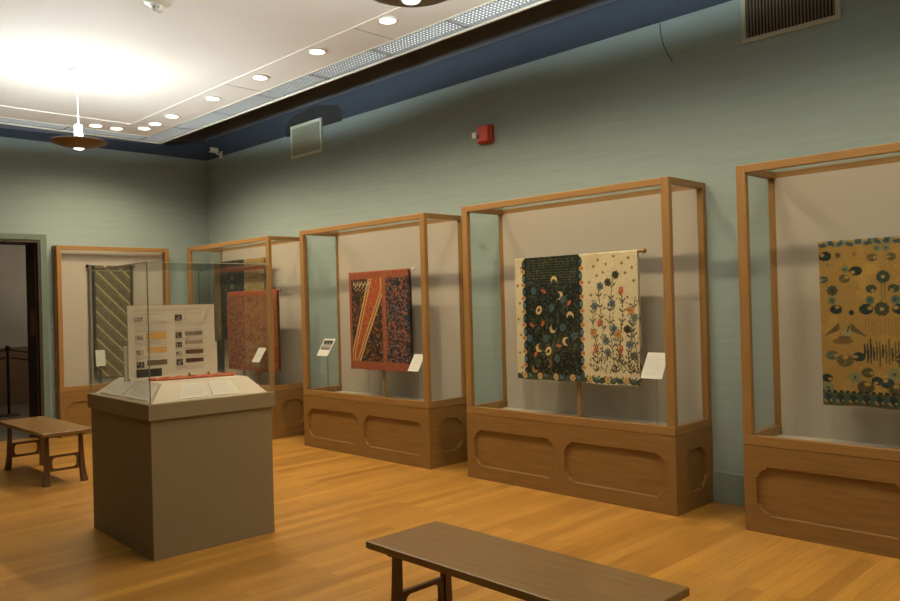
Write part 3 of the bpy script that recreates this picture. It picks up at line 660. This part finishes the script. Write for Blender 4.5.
# ---------------------------------------------------------------- label cards on clear stands
def lines(mb, w, h, n, y0, r=.0012, mi=1):
    for k in range(n):
        z = h/2-y0-k*(h-1.6*y0)/n; a = random.uniform(.72, .9) if k % 4 != 3 else .45
        mb.box(-w/2*.84, -w/2*.84+w*.84*a, -.0032, -.0026, z-r, z+r, mi=mi)
m_ink = mat('grey_print', (.56, .52, .45), .9)
m_clear = glass_mat('clear_acrylic', (.93, .95, .93), .8)
def card(loc, w, h, tilt, label, n=10, photo=False, rz=-math.pi/2, zbase=ZD):
    r = empty('label_card', loc, rz); tag(r, label, 'label card')
    m = MB(); m.box(-w/2, w/2, -.0025, .0025, -h/2, h/2); 
    if not photo: lines(m, w, h, n, .02)
    c = m.build('sheet', [m_paper, m_ink], r); c.rotation_euler = (-tilt, 0, 0)
    if photo:
        p = MB(); p.box(-w*.42, w*.42, -.0034, -.0026, -h*.14, h*.40)
        for k in range(9):
            x = -w*.36+k*w*.09; p.box(x-.004, x+.004, -.0040, -.0035, -h*.08, h*.28-.02*(k % 3), mi=1); p.box(x-.010, x+.007, -.0040, -.0035, h*.05, h*.15, mi=2 if k % 2 else 1)
        q = p.build('photograph', [m_black2, mat('photo_grey', (.50, .47, .42), .6), mat('photo_pink', (.42, .30, .22), .6)], c)
    hh = loc[2]-zbase
    b = MB(); yo = .012
    b.box(-.010, .010, yo, yo+.006, -hh+.005, -.0); b.box(-.06, .06, yo-.012, yo+.03, -hh, -hh+.005); b.build('acrylic_support', m_clear, r)
    return r
card((5.135, 3.062, 1.055), .175, .215, math.radians(32), 'white printed label card beside the cream and black flowered textile')
card((5.135, 5.67, .985), .150, .185, math.radians(32), 'white printed label card beside the red bordered textile', 9)
card((5.145, 7.16, 1.105), .200, .215, math.radians(32), 'tilted photo card of white figures at the far side of its case', photo=True)
card((5.12, 8.52, .985), .17, .20, math.radians(32), 'white printed label card in front of the orange red textile', 8)
card((3.965, 10.488, .965), .12, .21, math.radians(6), 'small white label card in front of the slant striped textile', 6, rz=0)

# ---------------------------------------------------------------- pedestal with glass vitrine
PR = math.radians(-2.2); PX, PY = 2.550, 5.325; PW, PL = .845, 1.09
ped = empty('display_pedestal', (PX, PY, 0), PR); tag(ped, 'taupe cloth covered pedestal standing free on the floor with a sloped cream top', 'pedestal')
MB().box(-PW/2, PW/2, -PL/2, PL/2, 0, .870, .003).build('body', m_taupe, ped)
MB().box(-PW/2-.018, PW/2+.018, -PL/2-.018, PL/2+.018, .870, .972, .004).build('cap', m_taupe2, ped)
ZP = 1.078; i0, i1, j0, j1 = -.265, .345, -.35, .42
hp = MB(); a = .965; x0, x1, y0, y1 = -PW/2+.015, PW/2-.015, -PL/2+.015, PL/2-.015
hp.hexa([(x0, y0, a), (x1, y0, a), (x1, y1, a), (x0, y1, a)], [(i0, j0, ZP), (i1, j0, ZP), (i1, j1, ZP), (i0, j1, ZP)])
hp.build('sloped_platform', m_card, ped)
vt = empty('glass_vitrine', (PX, PY, .972), PR); tag(vt, 'clear glass box cover standing on the taupe pedestal', 'glass cover')
H_ = .89; e = .006
for n_, b_ in (('pane', (-PW/2, PW/2, -PL/2, -PL/2+e)), ('pane', (-PW/2, PW/2, PL/2-e, PL/2)), ('pane', (-PW/2, -PW/2+e, -PL/2+e, PL/2-e)), ('pane', (PW/2-e, PW/2, -PL/2+e, PL/2-e))):
    MB().box(*b_, 0, H_-e).build(n_, glass, vt)
MB().box(-PW/2, PW/2, -PL/2, PL/2, H_-e, H_).build('top_pane', glass, vt)
for sx in (-1, 1):
    for sy in (-1, 1):
        cx, cy = sx*(PW/2-e/2), sy*(PL/2-e/2); MB().box(cx-.0026, cx+.0026, cy-.0026, cy+.0026, 0, H_-e).build('corner_seam', seam, vt)
m_seam2 = mat('pale_glass_edge', (.34, .36, .28), .3)
for sy in (-1, 1): MB().box(-PW/2, PW/2, sy*PL/2-.0025, sy*PL/2+.0025, H_-.005, H_+.0005).build('top_seam', m_seam2, vt)
for sx in (-1, 1): MB().box(sx*PW/2-.0025, sx*PW/2+.0025, -PL/2, PL/2, H_-.005, H_+.0005).build('top_seam', m_seam2, vt)
m_sheet = mat('cream_sheet', (.66, .61, .51), .9); m_print = mat('faint_print', (.52, .47, .38), .9)
M_ped = Matrix.Translation((PX, PY, 0)) @ Matrix.Rotation(PR, 4, 'Z')
def slope_sheet(p0, p1, q1, q0, label, n):
    """quad on a slope: p0,p1 lower edge, q0,q1 upper edge (pedestal coordinates)."""
    P = [Vector(v) for v in (p0, p1, q1, q0)]; nrm = (P[1]-P[0]).cross(P[3]-P[0]).normalized()
    c = sum(P, Vector())/4; o_ = M_ped @ c
    m = MB(); A = [p-c+nrm*.001 for p in P]; B = [p-c+nrm*.004 for p in P]; m.hexa([tuple(v) for v in A], [tuple(v) for v in B])
    def at(s, t, k): lo = P[0].lerp(P[1], s); hi = P[3].lerp(P[2], s); return tuple(lo.lerp(hi, t)-c+nrm*k)
    for k in range(n):
        t = .88-k*.8/n; w_ = random.uniform(.78, .92); 
        m.hexa([at(.07, t, .0041), at(w_, t, .0041), at(w_, t+.028, .0041), at(.07, t+.028, .0041)], [at(.07, t, .0046), at(w_, t, .0046), at(w_, t+.028, .0046), at(.07, t+.028, .0046)], 1)
    o = m.build('text_sheet', [m_sheet, m_print]); o.location = o_; o.rotation_euler = (0, 0, PR)
    return tag(o, label, 'text sheet')
def slp(side, s, t):
    if side == 'L': lo = Vector((x0, y1+(y0-y1)*s, a)); hi = Vector((i0, j1+(j0-j1)*s, ZP))
    else: lo = Vector((x0+(x1-x0)*s, y0, a)); hi = Vector((i0+(i1-i0)*s, j0, ZP))
    return tuple(lo.lerp(hi, t))
for side, s0, s1, lb in (('L', .06, .46, 'printed text sheet on the doorway side slope of the pedestal, farther one'), ('L', .52, .93, 'printed text sheet on the doorway side slope of the pedestal, next to the front corner'),
                         ('F', .22, .47, 'printed text sheet on the front slope of the pedestal, nearer the glass corner'), ('F', .51, .76, 'printed text sheet on the front slope of the pedestal, nearer the cases')):
    slope_sheet(slp(side, s0, .14), slp(side, s1, .14), slp(side, s1, .86), slp(side, s0, .86), lb, 7)
# the display board
bw, bh = .640, .495
bo = empty('display_board', (2.525, 5.345, ZP+.001), 0); tag(bo, 'upright cream board of photographs and cloth swatches inside the glass cover', 'display board')
MB().box(-bw/2, bw/2, 0, .012, .02, .02+bh).build('board', m_card, bo)
MB().box(-bw/2-.022, bw/2+.022, .0125, .030, 0, .24).build('easel_back', m_card, bo)
MB().box(-bw/2, bw/2, -.02, .012, 0, .02).build('ledge', m_card, bo)
def BP(x, y): return (-bw/2+(x-108)/589*bw, .02+bh-(y-90)/485*bh)
def brect(q, name, ms, dots=0, dmat=None, th=.003):
    xa, za = BP(q[0], q[3]); xb, zb = BP(q[2], q[1]); m = MB(); m.box(xa, xb, -th, -.0002, za, zb)
    for k in range(dots):
        sx = random.uniform(.004, .012); px = random.uniform(xa, xb-sx); pz = random.uniform(za, zb-sx); m.box(px, px+sx, -th-.0004, -th, pz, pz+sx*.8, mi=1)
    m.build(name, [ms, dmat or ms], bo)
ph_d = mat('photo_dark', (.05, .035, .03), .6); ph_l = mat('photo_light', (.40, .33, .25), .6)
for k, q in enumerate(((150, 166, 206, 200), (418, 158, 465, 200), (157, 290, 205, 325), (157, 388, 205, 424), (160, 470, 208, 510), (420, 280, 462, 320), (420, 350, 462, 385), (420, 412, 460, 447), (422, 468, 465, 510))):
    brect(q, 'photograph', ph_l if k in (0, 2, 3, 7) else ph_d, 7, ph_d if k in (0, 2, 3, 7) else ph_l)
for q, c, c2 in (((228, 165, 360, 200), (.62, .54, .42), (.58, .5, .38)), ((490, 165, 612, 197), (.62, .54, .42), (.58, .5, .38)), ((228, 275, 358, 320), (.62, .34, .09), (.55, .28, .07)), ((228, 372, 358, 412), (.60, .34, .11), (.52, .30, .10)),
              ((228, 462, 358, 498), (.14, .085, .045), (.2, .13, .07)), ((485, 277, 608, 305), (.28, .22, .16), (.16, .11, .08)), ((485, 340, 608, 368), (.36, .27, .20), (.27, .18, .12)), ((487, 407, 610, 435), (.12, .05, .028), (.16, .075, .04)), ((487, 468, 610, 495), (.09, .035, .022), (.17, .09, .05))):
    brect(q, 'cloth_swatch', mat('swatch', c, .95), 10, mat('swatch_mark', c2, .95), .004)
brect((158, 520, 320, 578), 'dark_swatch', mat('swatch_dark', (.035, .027, .02), .95), 8, mat('swatch_dark_mark', (.06, .05, .035), .95), .005)
tx = MB()
def tl(xa, xb, y, th=2.2):
    a_, z_ = BP(xa, y); b_, _ = BP(xb, y); tx.box(a_, b_, -.0008, -.0002, z_-th*.0005, z_+th*.0005)
for y in (118, 128): tl(150, 600 if y < 120 else 540, y, 2.6)
for (xa, xb, ys) in ((150, 372, (150, 215, 224, 233, 243, 258, 266)), (418, 655, (150, 213, 222, 231, 241, 262, 270)), (150, 372, (336, 344, 352, 360, 434, 442, 450)), (418, 640, (326, 334, 392, 400, 454, 520, 530, 540))):
    for y in ys: tl(xa, xb-random.uniform(0, 60), y)
tx.build('printed_text', mat('tan_print', (.36, .29, .21), .9), bo)
# coral sash lying on the platform
pts = []; rr = []
Pa, Pb = M_ped.inverted() @ Vector((2.29, 5.235, ZP)), M_ped.inverted() @ Vector((2.88, 5.115, ZP))
for k in range(46):
    t = k/45; p = Pa.lerp(Pb, t); p.z = ZP+.013; p.y += .006*math.sin(t*19); pts.append(p); rr.append(.0105+.0035*math.sin(t*41)+.002*math.sin(t*87+1) if 0 < k < 45 else .006)
sa = empty('rolled_sash', M_ped @ Vector((0, 0, 0)), PR); tag(sa, 'rolled coral red sash lying before the cream board', 'sash')
m_coral = noisy('coral_cloth', (.42, .085, .035), (.60, .20, .10), (12, 12, 12), 3, .9, .3)
MB().tube(pts, rr, 10).build('cloth_roll', m_coral, sa, True)
MB().tube([p+Vector((0, -.022+.004*math.sin(k*.9), -.005)) for k, p in enumerate(pts[3:-2])], .008, 8).build('lower_fold', m_coral, sa, True)
for t in (.46, .68):
    p = Pa.lerp(Pb, t); MB().lathe([(.002, 0), (.010, .004), (.012, .012), (.007, .02), (.001, .023)], 12, (p.x, p.y, ZP+.020)).build('knot', m_brass, sa, True)

# ---------------------------------------------------------------- benches
def make_bench(loc, rz, label, Lb=1.36, Wb=.440):
    r = empty('wooden_bench', loc, rz); tag(r, label, 'bench', 'brown wooden benches')
    zt = .49
    MB().box(-Wb/2, Wb/2, -Lb/2, Lb/2, zt-.034, zt, .006).build('seat', bench_wood['y'], r)
    lx, ly = Wb/2-.072, Lb/2-.135
    for sy in (-1, 1): MB().box(-lx-.035, lx+.035, sy*ly-.030, sy*ly+.030, zt-.056, zt-.034, .004).build('batten', leg_wood['x'], r)
    for sx in (-1, 1):
        for sy in (-1, 1):
            m = MB(); prof = [(zt-.056, .016, 0), (.30, .018, .003), (.14, .021, .009), (.05, .025, .020), (0, .027, .030)]
            for (z1, h1, o1), (z0, h0, o0) in zip(prof, prof[1:]):
                c0 = (sx*(lx+o0*.6), sy*(ly+o0)); c1_ = (sx*(lx+o1*.6), sy*(ly+o1))
                q = lambda c, h, z: [(c[0]-h, c[1]-h, z), (c[0]+h, c[1]-h, z), (c[0]+h, c[1]+h, z), (c[0]-h, c[1]+h, z)]
                m.hexa(q(c0, h0, z0), q(c1_, h1, z1))
            m.build('leg', leg_wood['z'], r)
    def loop(A, B, nm, zlo=.085, zhi=.175, rad=.035):
        A, B = Vector(A), Vector(B); d = (B-A).normalized(); n_ = Vector((-d.y, d.x, 0)); w = .011; L_ = (B-A).length
        out = [(0, zlo-.012), (L_, zlo-.012), (L_, zhi+.012), (0, zhi+.012)]
        hole = []
        for cx, cz, a0 in ((L_-rad-.02, zlo+rad+.008, -90), (L_-rad-.02, zhi-rad-.008+.0, 0), (rad+.02, zhi-rad-.008, 90), (rad+.02, zlo+rad+.008, 180)):
            for k in range(5): aa = math.radians(a0+k*22.5); hole.append((cx+rad*math.cos(aa), cz+rad*math.sin(aa)))
        MB().slab(out, [hole], lambda s_, z_, t_: tuple(A+d*s_+n_*(w*(2*t_-1))+Vector((0, 0, z_)))).build(nm, leg_wood['y'], r)
    e_ = .020
    for sy in (-1, 1): loop((-lx+e_, sy*(ly+.006), 0), (lx-e_, sy*(ly+.006), 0), 'end_stretcher', .135, .255, .034)
    return r
make_bench((2.425, 2.135, 0), math.radians(-.6), 'brown wooden bench in the foreground, cut off by the bottom of the photo')
make_bench((2.545, 8.20, 0), math.radians(0), 'brown wooden bench standing whole near the doorway, behind the pedestal')

# ---------------------------------------------------------------- beyond the doorway
def stanchion(x, y, label):
    r = empty('stanchion', (x, y, 0)); tag(r, label, 'stanchion', 'rope stanchions beyond the doorway')
    MB().lathe([(.15, 0), (.15, .012), (.12, .025), (.03, .035)], 28).build('base', m_iron, r, True)
    MB().lathe([(.020, .03), (.020, 1.03)], 16).build('post', m_iron, r, True)
    MB().lathe([(.028, 1.0), (.034, 1.02), (.034, 1.06), (.026, 1.08), (.008, 1.095)], 20).build('cap', m_iron, r, True)
ys = 13.5
stanchion(3.70, ys, 'dark rope stanchion seen through the doorway')
stanchion(5.15, ys, 'dark rope stanchion hidden behind the doorway jamb'); stanchion(2.25, ys, 'dark rope stanchion left of the one seen through the doorway')
for z in (1.02, .90):
    for xa, xb, lb in ((3.735, 5.115, 'running behind the door jamb'), (2.285, 3.665, 'running out of the frame')):
        p = [(xa+(xb-xa)*k/14, ys, z-.10*math.sin(math.pi*k/14)) for k in range(15)]
        tag(MB().tube(p, .013, 8).build('barrier_rope', m_black2, None, True), f'{"upper" if z > 1 else "lower"} dark barrier rope {lb}', 'rope')
l = bpy.data.lights.new('far_room_fill', 'AREA'); l.energy = 38; l.size = .6; l.color = (1, .85, .65)  # unseen fill light added to brighten the room beyond the doorway
o = bpy.data.objects.new('far_room_fill', l); COL.objects.link(o); o.location = (4.6, 13.4, 3.28)
pl_ = empty('push_plate', (DX1-.03, YB+.235, 1.445)); 
MB().box(-.006, -.0005, -.075, .075, -.16, .16, .002).build('plate', wood('tan_plate', (.12, .075, .035), (.16, .10, .05), 'z'), pl_); tag(pl_, 'tan upright plate fixed to the dark doorway jamb', 'plate')
MB().lathe([(.006, -.009), (.006, -.006)], 10, (0, 0, .13), 'x').build('screw', m_brass, pl_); MB().lathe([(.006, -.009), (.006, -.006)], 10, (0, 0, -.13), 'x').build('screw', m_brass, pl_)
